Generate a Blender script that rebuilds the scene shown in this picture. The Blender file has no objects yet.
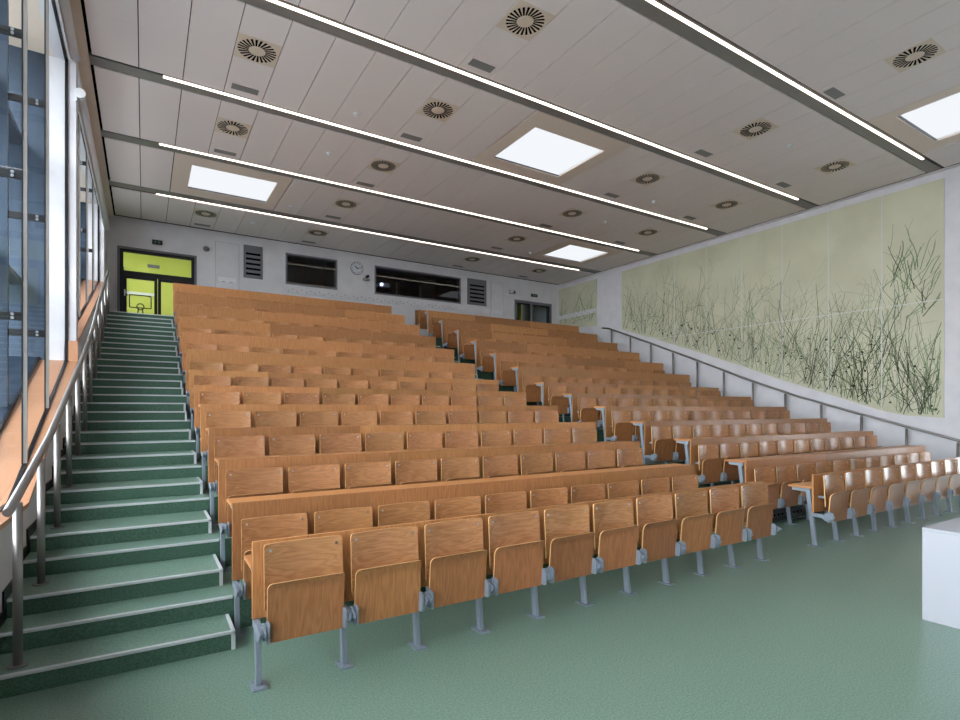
import bpy, bmesh, math, random
from mathutils import Vector
random.seed(7)
S = bpy.context.scene
COL = S.collection
PI = math.pi

# ------------------------------------------------------------------ helpers
def lin(c):
    return tuple(((v / 12.92) if v <= 0.04045 else ((v + 0.055) / 1.055) ** 2.4) for v in c)
def rgb(r, g, b):
    return lin((r / 255, g / 255, b / 255)) + (1,)

class MB:
    def __init__(self):
        self.bm = bmesh.new()
    def box(self, x0, x1, y0, y1, z0, z1, mi=0):
        v = [self.bm.verts.new(p) for p in ((x0,y0,z0),(x1,y0,z0),(x1,y1,z0),(x0,y1,z0),(x0,y0,z1),(x1,y0,z1),(x1,y1,z1),(x0,y1,z1))]
        for f in ((0,3,2,1),(4,5,6,7),(0,1,5,4),(1,2,6,5),(2,3,7,6),(3,0,4,7)):
            self.bm.faces.new([v[i] for i in f]).material_index = mi
        return self
    def hexa(self, pts, mi=0):                       # 8 points, bottom ring then top ring
        v = [self.bm.verts.new(p) for p in pts]
        for f in ((0,3,2,1),(4,5,6,7),(0,1,5,4),(1,2,6,5),(2,3,7,6),(3,0,4,7)):
            self.bm.faces.new([v[i] for i in f]).material_index = mi
        return self
    def prism(self, poly, axis, a0, a1, mi=0):       # poly: 2-D points in the other two axes
        def p(q, a):
            return {'x': (a, q[0], q[1]), 'y': (q[0], a, q[1]), 'z': (q[0], q[1], a)}[axis]
        A = [self.bm.verts.new(p(q, a0)) for q in poly]
        B = [self.bm.verts.new(p(q, a1)) for q in poly]
        n = len(poly)
        self.bm.faces.new(A).material_index = mi
        self.bm.faces.new(B[::-1]).material_index = mi
        for i in range(n):
            self.bm.faces.new((A[i], B[i], B[(i+1) % n], A[(i+1) % n])).material_index = mi
        return self
    def tube(self, pts, r, seg=12, mi=0, cap=True):
        pts = [Vector(p) for p in pts]
        rings = []
        for i, p in enumerate(pts):
            if i == 0: d = pts[1] - p
            elif i == len(pts) - 1: d = p - pts[i-1]
            else: d = (pts[i+1] - p).normalized() + (p - pts[i-1]).normalized()
            d.normalize()
            up = Vector((0, 0, 1)) if abs(d.z) < 0.95 else Vector((1, 0, 0))
            a = d.cross(up).normalized(); b = a.cross(d)
            rings.append([self.bm.verts.new(p + r * (math.cos(2*PI*k/seg) * a + math.sin(2*PI*k/seg) * b)) for k in range(seg)])
        for A, B in zip(rings, rings[1:]):
            for k in range(seg):
                f = self.bm.faces.new((A[k], A[(k+1) % seg], B[(k+1) % seg], B[k])); f.smooth = True; f.material_index = mi
        if cap:
            self.bm.faces.new(rings[0][::-1]).material_index = mi
            self.bm.faces.new(rings[-1]).material_index = mi
        return self
    def poly(self, pts, mi=0):
        self.bm.faces.new([self.bm.verts.new(p) for p in pts]).material_index = mi
        return self
    def bevel(self, w, seg=1):
        bmesh.ops.bevel(self.bm, geom=self.bm.edges[:], offset=w, segments=seg, affect='EDGES', clamp_overlap=True)
        return self
    def mesh(self, name, mats):
        bmesh.ops.recalc_face_normals(self.bm, faces=self.bm.faces[:])
        me = bpy.data.meshes.new(name)
        self.bm.to_mesh(me); self.bm.free()
        for m in (mats if isinstance(mats, (list, tuple)) else [mats]): me.materials.append(m)
        return me
    def obj(self, name, mats, parent=None):
        return inst(name, self.mesh(name, mats), parent)

def inst(name, me, parent=None, loc=(0, 0, 0)):
    o = bpy.data.objects.new(name, me); COL.objects.link(o)
    o.location = loc
    if parent: o.parent = parent
    return o
def tag(o, label=None, cat=None, group=None, kind=None):
    if label: o['label'] = label
    if cat: o['category'] = cat
    if group: o['group'] = group
    if kind: o['kind'] = kind
    return o
def empty(name, loc, label, cat, group=None):
    o = bpy.data.objects.new(name, None); COL.objects.link(o); o.location = loc
    return tag(o, label, cat, group)
def struct(name, mb, mats, parent=None):
    o = mb.obj(name, mats, parent)
    if not parent: o['kind'] = 'structure'
    return o
def copy_tree(o, parent=None):
    c = o.copy(); COL.objects.link(c)
    if parent: c.parent = parent
    for ch in list(o.children): copy_tree(ch, c)
    return c

ORD = ['zeroth','first','second','third','fourth','fifth','sixth','seventh','eighth','ninth','tenth','eleventh','twelfth','thirteenth','fourteenth']

# ------------------------------------------------------------------ materials
def mat(name, col, rough=0.5, metal=0.0, spec=0.5, emit=None, estr=0.0):
    m = bpy.data.materials.new(name); m.use_nodes = True
    b = m.node_tree.nodes['Principled BSDF']
    b.inputs['Base Color'].default_value = col
    b.inputs['Roughness'].default_value = rough
    b.inputs['Metallic'].default_value = metal
    b.inputs['Specular IOR Level'].default_value = spec
    if emit:
        b.inputs['Emission Color'].default_value = emit
        b.inputs['Emission Strength'].default_value = estr
    return m
def noisy(name, c1, c2, scale=30, rough=0.6, stretch=(1,1,1), metal=0.0, detail=4, lo=0.35, hi=0.65, coord='Object', spec=0.5, bump=0.0):
    m = mat(name, c1, rough, metal, spec); nt = m.node_tree; N = nt.nodes; L = nt.links
    tc = N.new('ShaderNodeTexCoord'); mp = N.new('ShaderNodeMapping'); no = N.new('ShaderNodeTexNoise'); cr = N.new('ShaderNodeValToRGB')
    mp.inputs['Scale'].default_value = stretch
    no.inputs['Scale'].default_value = scale; no.inputs['Detail'].default_value = detail
    cr.color_ramp.elements[0].position = lo; cr.color_ramp.elements[0].color = c1
    cr.color_ramp.elements[1].position = hi; cr.color_ramp.elements[1].color = c2
    L.new(tc.outputs[coord], mp.inputs[0]); L.new(mp.outputs[0], no.inputs['Vector']); L.new(no.outputs['Fac'], cr.inputs[0])
    L.new(cr.outputs[0], N['Principled BSDF'].inputs['Base Color'])
    if bump:
        bp = N.new('ShaderNodeBump'); bp.inputs['Strength'].default_value = bump; bp.inputs['Distance'].default_value = 0.002
        L.new(no.outputs['Fac'], bp.inputs['Height']); L.new(bp.outputs[0], N['Principled BSDF'].inputs['Normal'])
    return m
def wood(name, dark, light, stretch, rough=0.35, var=0.30, figure=6.0, spec=0.5):
    """beech veneer: stretched fibre noise over a distorted ring figure, tone differing from piece to piece"""
    m = mat(name, light, rough, 0, spec); nt = m.node_tree; N = nt.nodes; L = nt.links
    tc = N.new('ShaderNodeTexCoord'); oi = N.new('ShaderNodeObjectInfo')
    mul = N.new('ShaderNodeMath'); mul.operation = 'MULTIPLY'; mul.inputs[1].default_value = 37.0
    add = N.new('ShaderNodeVectorMath'); add.operation = 'ADD'
    L.new(oi.outputs['Random'], mul.inputs[0]); L.new(tc.outputs['Object'], add.inputs[0]); L.new(mul.outputs[0], add.inputs[1])
    mp = N.new('ShaderNodeMapping'); mp.inputs['Scale'].default_value = stretch
    L.new(add.outputs[0], mp.inputs[0])
    n1 = N.new('ShaderNodeTexNoise'); n1.inputs['Scale'].default_value = figure; n1.inputs['Detail'].default_value = 1.5; n1.inputs['Distortion'].default_value = 0.4
    n2 = N.new('ShaderNodeTexNoise'); n2.inputs['Scale'].default_value = figure * 5; n2.inputs['Detail'].default_value = 3
    L.new(mp.outputs[0], n1.inputs['Vector']); L.new(mp.outputs[0], n2.inputs['Vector'])
    ring = N.new('ShaderNodeMath'); ring.operation = 'MULTIPLY'; ring.inputs[1].default_value = 46.0
    sn = N.new('ShaderNodeMath'); sn.operation = 'SINE'
    L.new(n1.outputs['Fac'], ring.inputs[0]); L.new(ring.outputs[0], sn.inputs[0])
    mr = N.new('ShaderNodeMapRange'); mr.inputs[1].default_value = -1; mr.inputs[2].default_value = 1; mr.inputs[3].default_value = 0.36; mr.inputs[4].default_value = 0.60
    L.new(sn.outputs[0], mr.inputs[0])
    mx = N.new('ShaderNodeMix'); mx.inputs[0].default_value = 0.38
    L.new(mr.outputs[0], mx.inputs[2]); L.new(n2.outputs['Fac'], mx.inputs[3])
    cr = N.new('ShaderNodeValToRGB')
    cr.color_ramp.elements[0].position = 0.24; cr.color_ramp.elements[0].color = dark
    cr.color_ramp.elements[1].position = 0.70; cr.color_ramp.elements[1].color = light
    L.new(mx.outputs[0], cr.inputs[0])
    hs = N.new('ShaderNodeHueSaturation')
    v = N.new('ShaderNodeMapRange'); v.inputs[3].default_value = 1 - var * 0.6; v.inputs[4].default_value = 1 + var * 0.4
    h = N.new('ShaderNodeMapRange'); h.inputs[3].default_value = 0.494; h.inputs[4].default_value = 0.501
    ml2 = N.new('ShaderNodeMath'); ml2.operation = 'MULTIPLY'; ml2.inputs[1].default_value = 13.7
    fr = N.new('ShaderNodeMath'); fr.operation = 'FRACT'
    L.new(oi.outputs['Random'], ml2.inputs[0]); L.new(ml2.outputs[0], fr.inputs[0])
    L.new(oi.outputs['Random'], v.inputs[0]); L.new(fr.outputs[0], h.inputs[0])
    L.new(v.outputs[0], hs.inputs['Value']); L.new(h.outputs[0], hs.inputs['Hue'])
    L.new(cr.outputs[0], hs.inputs['Color']); L.new(hs.outputs[0], N['Principled BSDF'].inputs['Base Color'])
    return m
def glass(name, tint=(1,1,1,1), rough=0.0, fac=1.0):
    m = bpy.data.materials.new(name); m.use_nodes = True; nt = m.node_tree; N = nt.nodes; L = nt.links
    N.remove(N['Principled BSDF'])
    tr = N.new('ShaderNodeBsdfTransparent'); tr.inputs[0].default_value = tint
    gl = N.new('ShaderNodeBsdfGlossy'); gl.inputs['Roughness'].default_value = rough
    fz = N.new('ShaderNodeFresnel'); fz.inputs[0].default_value = 1.45
    mu = N.new('ShaderNodeMath'); mu.operation = 'MULTIPLY'; mu.inputs[1].default_value = fac
    mx = N.new('ShaderNodeMixShader')
    L.new(fz.outputs[0], mu.inputs[0]); L.new(mu.outputs[0], mx.inputs[0]); L.new(tr.outputs[0], mx.inputs[1]); L.new(gl.outputs[0], mx.inputs[2])
    L.new(mx.outputs[0], N['Material Output'].inputs[0])
    return m
def emis(name, col, s):
    m = bpy.data.materials.new(name); m.use_nodes = True; nt = m.node_tree; N = nt.nodes
    N.remove(N['Principled BSDF'])
    e = N.new('ShaderNodeEmission'); e.inputs[0].default_value = col; e.inputs[1].default_value = s
    nt.links.new(e.outputs[0], N['Material Output'].inputs[0])
    return m

WD, WL = rgb(148, 98, 60), rgb(198, 145, 97)
M = {}
M['wood_back'] = wood('beech_horizontal_grain', WD, WL, (0.7, 5, 5), 0.27, figure=3.0)
M['wood_pan'] = wood('beech_vertical_grain', rgb(138, 86, 50), rgb(184, 127, 79), (5, 5, 0.4), 0.34, figure=3.0)
M['wood_panel'] = wood('beech_panel', rgb(150, 98, 55), rgb(200, 145, 91), (9, 9, 0.6), 0.36, var=0.42, figure=3)
M['wood_desk'] = wood('beech_desk_top', rgb(166, 106, 58), rgb(208, 148, 92), (0.6, 7, 7), 0.34)
M['wood_sill'] = wood('beech_sill', rgb(172, 122, 88), rgb(202, 152, 116), (7, 0.8, 7), 0.42)
M['edge'] = mat('plywood_edge', rgb(214, 164, 110), 0.5)
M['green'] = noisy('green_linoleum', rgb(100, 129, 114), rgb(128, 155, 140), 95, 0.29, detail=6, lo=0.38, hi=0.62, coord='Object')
M['green_riser_shade'] = noisy('green_linoleum_shaded_riser', rgb(58, 90, 74), rgb(80, 114, 96), 95, 0.5, detail=6, lo=0.38, hi=0.62)  # same linoleum as the treads, riser shade painted in as darker green
M['nosing'] = mat('aluminium_nosing', rgb(206, 210, 212), 0.42, 0.1)
M['grey'] = mat('grey_painted_steel', rgb(136, 146, 158), 0.42, 0.15)
M['screw'] = mat('zinc_screw', rgb(190, 194, 198), 0.3, 0.9)
M['steel'] = mat('brushed_steel', rgb(150, 146, 144), 0.4, 0.85)
M['alu'] = mat('anodised_aluminium', rgb(150, 144, 140), 0.4, 0.4)
M['wall'] = noisy('white_wall_paint', rgb(208, 205, 210), rgb(216, 213, 217), 3, 0.75)
M['parapet'] = mat('white_parapet_paint', rgb(214, 214, 216), 0.6)
M['white'] = mat('white_gloss_paint', rgb(226, 226, 230), 0.4)
M['beige'] = mat('beige_bulkhead_paint', rgb(224, 206, 190), 0.75)
M['ceil'] = noisy('ceiling_panel_white', rgb(226, 217, 217), rgb(233, 224, 223), 220, 0.7, detail=2)
M['skyframe'] = mat('skylight_surround', rgb(226, 211, 200), 0.7)
M['black'] = mat('black_gap', rgb(9, 9, 10), 0.9, 0, 0.1)
M['blackmetal'] = mat('black_metal', rgb(26, 27, 30), 0.4, 0.3)
M['dgrey'] = mat('grey_channel', rgb(138, 135, 133), 0.5, 0.2)
M['fgrey'] = mat('grey_frame_paint', rgb(112, 112, 120), 0.5, 0.2)
M['diff'] = mat('beige_diffuser_plate', rgb(218, 204, 188), 0.6)
M['grille'] = noisy('vent_mesh', rgb(112, 113, 114), rgb(146, 146, 146), 160, 0.6, detail=1)
M['led'] = emis('led_strip', (1.0, 0.86, 0.72, 1), 4.0)
M['skyl'] = emis('skylight_diffuser', (0.93, 0.96, 1.0, 1), 0.76)
M['glass'] = glass('clear_glass', (0.94, 0.97, 0.97, 1), fac=0.05)
M['booth_glass'] = glass('booth_glass', (0.75, 0.78, 0.8, 1), fac=1.0)
M['blue'] = noisy('blue_grey_metal', rgb(40, 54, 70), rgb(54, 70, 88), 2, 0.42, (3, 3, 0.3), metal=0.4)
M['lime'] = noisy('lime_green_wall', rgb(196, 202, 92), rgb(206, 210, 108), 1.5, 0.6)
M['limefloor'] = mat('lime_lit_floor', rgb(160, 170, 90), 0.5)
M['mural'] = noisy('pale_sage_mural', rgb(190, 187, 162), rgb(200, 198, 172), 1.2, 0.55, detail=3)
M['ink_dark'] = mat('mural_dark_green', rgb(60, 72, 52), 0.6)
M['ink_mid'] = mat('mural_mid_green', rgb(96, 124, 78), 0.6)
M['ink_pale'] = mat('mural_pale_green', rgb(152, 160, 126), 0.6)
M['seam'] = mat('mural_joint', rgb(206, 206, 204), 0.6)
M['booth'] = mat('booth_dark', rgb(34, 36, 44), 0.8)
M['whitebox'] = mat('white_laminate', rgb(172, 173, 181), 0.45)
M['signdark'] = mat('sign_black', rgb(18, 20, 20), 0.4)
M['signmark'] = mat('sign_green', rgb(70, 130, 104), 0.5)
M['paper'] = mat('clock_face', rgb(206, 208, 214), 0.5)
M['proj'] = emis('projector_lens', (0.55, 0.62, 1.0, 1), 9.0)
M['lamp'] = emis('corridor_fill_lamp', (1.0, 1.0, 0.9, 1), 5.0)

# ------------------------------------------------------------------ dimensions
RISE = 0.1215
PITCH = 0.838
Y1 = 3.30                                   # front row's back panel
XL, XR, YB, YF = -0.77, 13.62, 16.2, -4.6   # room faces
ZC = 6.40
def yrow(k): return Y1 + PITCH * (k - 1)
NS = {1: 0, 2: 0}
for k in range(3, 9): NS[k] = 2 * (k - 2)
for k in range(9, 15): NS[k] = 12 + 3 * (k - 8)
def zrow(k): return RISE * NS[k]
def fy(k): return 4.31 + PITCH * (k - 3)    # front edge of tier k (k>=3; 14 = top landing)
LX0, LX1, LP = 0.53, 5.66, 0.5057
RX0, RX1, RP = 6.64, 12.17, 0.502

# ------------------------------------------------------------------ floor, tiers, steps
struct('floor', MB().box(XL - 0.1, XR + 0.1, YF - 0.1, YB + 5, -0.25, 0), M['green'])
for k in range(3, 15):
    y1 = fy(k + 1) if k < 14 else YB + 0.1
    mb = MB()
    mb.box(XL, XR, fy(k), y1, zrow(k - 1) - 0.0 if k > 3 else 0.0, zrow(k), 0)
    o = struct('floor_tier', mb, [M['green'], M['green_riser_shade']])
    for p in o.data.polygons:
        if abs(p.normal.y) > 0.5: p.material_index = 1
    nm = MB()
    for a, b in ((XL + 0.01, LX0 + .02), (LX1 + 0.02, RX0), (RX1, XR - 0.01)):
        nm.box(a, b, fy(k) - 0.006, fy(k) + 0.020, zrow(k) - 0.016, zrow(k) + 0.004)
    nm.bevel(0.002)
    nm.obj('nosing', M['nosing'], o)
for k in range(3, 15):                      # in-between steps of the three flights
    n = NS[k] - NS[k - 1]
    lo = fy(k) - PITCH if k > 3 else 3.95
    for j in range(1, n):
        if k == 3: ys = 3.95
        else: ys = lo + (PITCH * j / n if n == 3 else .31)
        zt = zrow(k - 1) + RISE * j
        for (a, b, nr, nl) in ((XL, 0.515, True, False), (5.72, 6.58, True, True), (12.24, XR, False, True)):
            st = MB(); st.box(a, b, ys, fy(k), zrow(k - 1) if k > 3 else 0, zt)
            o = struct('stair_step', st, [M['green'], M['green_riser_shade']])
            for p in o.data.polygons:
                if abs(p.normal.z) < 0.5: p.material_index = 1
            nm = MB()
            nm.box(a + 0.005, b + (0.006 if nr else -0.005), ys - 0.006, ys + 0.020, zt - 0.016, zt + 0.004)
            if nr:
                nm.box(b - 0.018, b + 0.006, ys, fy(k) - 0.01, zt - 0.012, zt + 0.004)
                nm.box(b - 0.02, b + 0.006, ys - 0.006, ys + 0.012, zt - RISE, zt)
            if nl:
                nm.box(a - 0.006, a + 0.018, ys, fy(k) - 0.01, zt - 0.012, zt + 0.004)
                nm.box(a - 0.006, a + 0.02, ys - 0.006, ys + 0.012, zt - RISE, zt)
            nm.bevel(0.002)
            nm.obj('nosing', M['nosing'], o)
# level under (x,y) on a stair flight
STEPS = [(3.95, RISE)]
for k in range(3, 15):
    n = NS[k] - NS[k - 1]
    for j in range(1, n + 1):
        if k == 3 and j == 1: continue
        STEPS.append((fy(k) - PITCH + (PITCH * j / n if n == 3 or j == n else .31) if k > 3 else fy(3), zrow(k - 1) + RISE * j))
def zstair(y):
    z = 0
    for ys, zz in STEPS:
        if y >= ys - 1e-6: z = zz
    return z
sk = MB()                                   # stepped black skirting up the left stairs
ed = [(YF, 0)] + STEPS + [(YB, 0)]
for (ya, za), (yb, zb) in zip(ed, ed[1:]):
    sk.box(XL, XL + 0.012, ya - (0.012 if za else 0), yb, za, za + 0.075)
    if yb < YB: sk.box(XL, XL + 0.012, yb - 0.075, yb, za, za + RISE + 0.075)
struct('baseboard_left', sk, M['blackmetal'])
sk = MB()
for (ya, za), (yb, zb) in zip(ed, ed[1:]):
    sk.box(XR - 0.012, XR, ya, yb, za, za + 0.06)
struct('baseboard_right', sk, M['fgrey'])

# ------------------------------------------------------------------ walls
def prof(pts, y):
    for (a, za), (b, zb) in zip(pts, pts[1:]):
        if y <= b: return za + (zb - za) * (y - a) / (b - a)
    return pts[-1][1]
SILL = [(YF, 0.885), (5.40, 0.885), (9.0, 2.255)]
SILL2 = [(9.0, 2.52), (16.2, 4.93)]
WXG = -0.87                                  # plane of the inner glass
W1A, W1B, W2A, W2B = -3.6, 9.0, 9.22, 14.95  # window bays along y
HEAD = 6.24
lw = MB()
ys = [YF, 5.40, 9.0]
for a, b in zip(ys, ys[1:]):
    lw.prism([(a, -0.2), (b, -0.2), (b, prof(SILL, b) - 0.035), (a, prof(SILL, a) - 0.035)], 'x', -0.90, XL)
lw.prism([(9.0, 0), (YB, 0), (YB, prof(SILL2, YB) - 0.035), (9.0, prof(SILL2, 9.0) - 0.035)], 'x', -0.90, XL)
lw.box(-1.02, XL, YF - 0.1, YB + 0.1, HEAD, ZC + 0.3)
lw.box(-1.10, XL, W1B, W2A, 1.9, HEAD)
lw.box(-1.10, XL, W2B, YB + 0.1, 1.9, HEAD)
lw.box(-1.10, XL, YF - 0.1, W1A, 0.5, HEAD)
struct('wall_left', lw, M['wall'])
WR = (1.75, 3.2, 0.1, 2.5)                   # unseen glazed opening, added and sized for sheen on the right seats
wr = MB()
wr.box(XR, XR + .3, WR[1], YB + 3.2, -.2, ZC + .4).box(XR, XR + .3, YF - .1, WR[0], -.2, ZC + .4).box(XR, XR + .3, WR[0], WR[1], -.2, WR[2]).box(XR, XR + .3, WR[0], WR[1], WR[3], ZC + .4)
struct('wall_right', wr, M['wall'])
wf = MB()
for q in range(5):
    yy = WR[0] + (WR[1] - WR[0] - .06) * q / 4
    wf.box(XR + .1, XR + .18, yy, yy + .06, WR[2], WR[3])
wf.box(XR + .1, XR + .18, WR[0], WR[1], WR[2], WR[2] + .06).box(XR + .1, XR + .18, WR[0], WR[1], WR[3] - .06, WR[3])
struct('window_5', wf, M['fgrey'])  # frame of the added daylight opening, out of view
MB().box(XR + .135, XR + .145, WR[0], WR[1], WR[2], WR[3]).obj('pane', M['glass'], bpy.data.objects['window_5'])
struct('wall_front', MB().box(-2.2, XR + 0.2, YF - 0.2, YF, -0.2, ZC + 0.4), M['wall'])
# back wall with openings
def wall_y(y0, y1, x0, x1, z0, z1, holes):
    mb = MB(); xs = sorted({x0, x1} | {h[0] for h in holes} | {h[1] for h in holes}); zs = sorted({z0, z1} | {h[2] for h in holes} | {h[3] for h in holes})
    for a, b in zip(xs, xs[1:]):
        for c, d in zip(zs, zs[1:]):
            if any(h[0] <= a and b <= h[1] and h[2] <= c and d <= h[3] for h in holes): continue
            mb.box(a, b, y0, y1, c, d)
    return mb
ZT = zrow(14)
D1 = (-0.565, 1.19, ZT, 5.69)
D2 = (11.53, 13.26, ZT, 5.65)
B1 = (3.46, 4.965, 5.225, 6.13)
B2 = (6.15, 9.26, 5.245, 6.14)
struct('wall_back', wall_y(YB, YB + 0.25, -1.1, XR + 0.2, 0.0, ZC + 0.4, [D1, D2, B1, B2]), M['wall'])

# ------------------------------------------------------------------ left window bays
def sill_mb(pts, a, b, x0, x1, th=0.035):
    mb = MB(); yy = sorted({a, b} | {p[0] for p in pts if a < p[0] < b})
    for u, v in zip(yy, yy[1:]):
        za, zb = prof(pts, u), prof(pts, v)
        mb.hexa([(x0,u,za-th),(x1,u,za-th),(x1,v,zb-th),(x0,v,zb-th),(x0,u,za),(x1,u,za),(x1,v,zb),(x0,v,zb)])
    return mb
OXG = -1.17
w1 = sill_mb(SILL, W1A, W1B, OXG, -0.758); struct('window_1', w1, M['wood_sill']); W1 = bpy.data.objects['window_1']
mb = sill_mb(SILL2, W2A, W2B, OXG, -0.86); mb2 = sill_mb(SILL2, 9.0, YB - 0.01, -0.86, -0.752); mb.box(-0.86, -0.752, 8.985, 9.0, 2.2, 2.52)
struct('window_2', mb, M['wood_sill']); mb2.obj('sill_board', M['wood_sill'], bpy.data.objects['window_2']); W2 = bpy.data.objects['window_2']
for W, pts, a, b, joints in ((W1, SILL, W1A, W1B, [6.05 + 1.26 * i for i in range(-7, 2)]), (W2, SILL2, W2A, W2B, [9.22 + 1.43 * i for i in range(1, 4)])):
    ch = MB()                                # black channel the glass stands in
    yy = sorted({a, b} | {p[0] for p in pts if a < p[0] < b})
    for u, v in zip(yy, yy[1:]):
        za, zb = prof(pts, u), prof(pts, v)
        ch.hexa([(WXG-.02,u,za),(WXG+.012,u,za),(WXG+.012,v,zb),(WXG-.02,v,zb),(WXG-.02,u,za+.012),(WXG+.012,u,za+.012),(WXG+.012,v,zb+.012),(WXG-.02,v,zb+.012)])
    ch.box(WXG - .02, WXG + .012, a, b, HEAD - 0.02, HEAD)
    ch.box(WXG - .02, WXG + .012, b - 0.02, b, prof(pts, b), HEAD)
    ch.obj('glazing_channel', M['blackmetal'], W)
    ends = [a] + [j for j in joints if a + .1 < j < b - .1] + [b]
    for u, v in zip(ends, ends[1:]):
        MB().prism([(u + .008, prof(pts, u + .008) + .012), (v - .008, prof(pts, v - .008) + .012), (v - .008, HEAD - .02), (u + .008, HEAD - .02)], 'x', WXG - .006, WXG + .006).obj('pane', M['glass'], W)
    for j in ends[1:-1]:
        zb = prof(pts, j)
        MB().box(WXG - .014, WXG + .012, j - .010, j + .012, zb, HEAD).obj('mullion', M['alu'], W)
        MB().box(WXG - .026, WXG - .014, j - .012, j + .014, zb, HEAD).obj('mullion_gasket', M['blackmetal'], W)
        for i in range(6):
            z = 1.19 + 1.215 * i
            if z < zb + .12 or z > HEAD - .03: continue
            br = MB().box(OXG - .02, WXG - .026, j - .012, j + .012, z - .035, z + .035).obj('spacer_bar', M['blackmetal'], W)
            bo = MB()
            for dz in (-.016, .016):
                bo.tube([(-0.955, j - .012, z + dz), (-0.955, j - .022, z + dz)], 0.013, 10)
            bo.obj('bolt', M['screw'], br)
        MB().box(OXG - .30, OXG - .02, j - .03, j + .03, zb - .3, HEAD + .3).obj('outer_mullion', M['blue'], W)
    ob = sill_mb([(p[0], p[1] + .03) for p in pts], a, b, -1.75, OXG, .06).obj('outer_ledge', M['blue'], W)
    sill_mb([(p[0], p[1] + .035) for p in pts], a, b, OXG - .004, OXG + .02, .05).obj('outer_gasket', M['blackmetal'], W)
    MB().box(-1.95, -1.10, b, b + .2, prof(pts, b) - .6, HEAD + .4).obj('outer_jamb', M['blue'], W)
    for z in (3.2, 5.0):
        MB().box(-1.95, OXG - .14, a, b, z, z + .06).obj('sun_shade_blade', M['blue'], W)
    MB().box(-2.0, -1.022, a, b, HEAD, HEAD + .1).obj('soffit', M['beige'], W)
for (a, b, xb, zb, lab) in ((-3.2, 8.5, -.745, 6.05, 'white roller blind tube above the near left window bay'), (8.9, 15.2, -.72, 5.80, 'white roller blind tube above the far left window bay by the back wall')):
    t = empty('roller_blind', (xb, a, zb), lab, 'roller blind', 'rolled up roller blinds on the window wall')
    MB().tube([(0, 0, 0), (0, b - a, 0)], .055, 16).obj('blind_tube', M['white'], t)
    for yy in (0, b - a):
        MB().tube([(0, yy - .012, 0), (0, yy + .012, 0)], .064, 16).obj('end_cap', M['white'], t)
    MB().box(-.05, -.035, .02, b - a - .02, -.10, .06).obj('mounting_rail', M['white'], t)

# ------------------------------------------------------------------ ceiling
CH = []                                     # channels: (y0, y1, led0, led1)
for yl in (2.03, 4.36, 6.70, 9.06, 11.39):
    CH.append((yl - .09, yl + .21, yl - .016, yl + .016))
CH.append((13.72, 14.11, 14.02, 14.054))
X0, PW = -0.603, 0.5411
xs = [X0 + PW * i for i in range(27)]
SKY = [(0.80, 2.40, 12.0, 13.30, 0.478, 2.642), (5.645, 7.25, 7.325, 8.645, 5.36, 7.55), (10.53, 12.07, 12.0, 13.31, 10.217, 12.381), (10.47, 12.03, 2.64, 3.96, 10.217, 12.381)]
cells = []
prev = YF
for c in CH:
    cells.append((prev, c[0])); prev = c[1]
cells.append((prev, 16.03))
cm = MB()
g = .006
for (a, b) in cells:
    if b - a < .2: continue
    mid = a + (b - a) * .53
    if b > 16: mid = 15.05
    for i in range(26):
        x0, x1 = xs[i], xs[i + 1]
        if any(a - .05 < (s[2] + s[3]) / 2 < b and s[4] - .01 < (x0 + x1) / 2 < s[5] + .01 for s in SKY): continue
        for (p, q) in ((a, mid - .0015), (mid, b)):
            cm.box(x0 + g, x1 - g, p, q, ZC, ZC + .03)
CE = struct('ceiling', cm, M['ceil'])
MB().box(-1.2, XR + .3, YF - .2, YB + .3, ZC + .42, ZC + .5).obj('plenum_slab', M['black'], CE)
pl = MB()
for (a, b) in cells:
    pts = [s for s in SKY if a - .05 < (s[2] + s[3]) / 2 < b]
    e = xs[0] - .03
    for s in sorted(pts): pl.box(e, s[4], a, b, ZC + .03, ZC + .06); e = s[5]
    pl.box(e, xs[26] + .03, a, b, ZC + .03, ZC + .06)
pl.obj('panel_backing', M['black'], CE)
MB().box(XL - .05, xs[0] - .034, YF, YB, ZC - .006, ZC + .05).obj('edge_strip', M['beige'], CE)
MB().box(xs[26] + .10, XR + .02, YF, YB, ZC - .006, ZC + .05).obj('edge_strip', M['ceil'], CE)
MB().box(XL, XR, 16.03, YB, ZC + .03, ZC + .06).box(xs[0]-.034, xs[0], YF, YB, ZC+.03, ZC+.06).box(xs[26], xs[26]+.10, YF, YB, ZC+.03, ZC+.06).obj('edge_gap', M['black'], CE)
rows_txt = ['sixth from the back wall', 'fifth from the back wall', 'fourth from the back wall', 'third from the back wall', 'second from the back wall', 'nearest the back wall']
for n, c in enumerate(CH):
    t = empty('ceiling_light', (6.43, (c[0] + c[1]) / 2, ZC), 'long thin light strip in a grey ceiling channel, ' + rows_txt[n], 'ceiling light', 'linear ceiling light strips')
    oy = (c[0] + c[1]) / 2
    MB().box(xs[0] - 6.43 - .03, xs[26] - 6.43 + .03, c[0] - oy, c[1] - oy, .02, .04).obj('channel_back', M['blackmetal'], t)
    if n < 5: g0, g1 = c[3] + .006, c[1] - .016
    else: g0, g1 = c[0] + .02, c[2] - .02
    MB().box(xs[0] - 6.43 - .03, xs[26] - 6.43 + .03, g0 - oy, g1 - oy, .004, .02).obj('channel_cover', M['dgrey'], t)
    if n < 5: MB().box(xs[0]-6.43-.03, .235-6.43, c[2]-.012-oy, g0-oy, .006, .02).obj('channel_end_cover', M['dgrey'], t); MB().box(12.70-6.43, xs[26]-6.43+.03, c[2]-.012-oy, g0-oy, .006, .02).obj('channel_end_cover', M['dgrey'], t)
    MB().box(.235 - 6.43, 12.70 - 6.43, c[2] - oy, c[3] - oy, .002, .02).obj('diffuser', M['led'], t)
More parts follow.
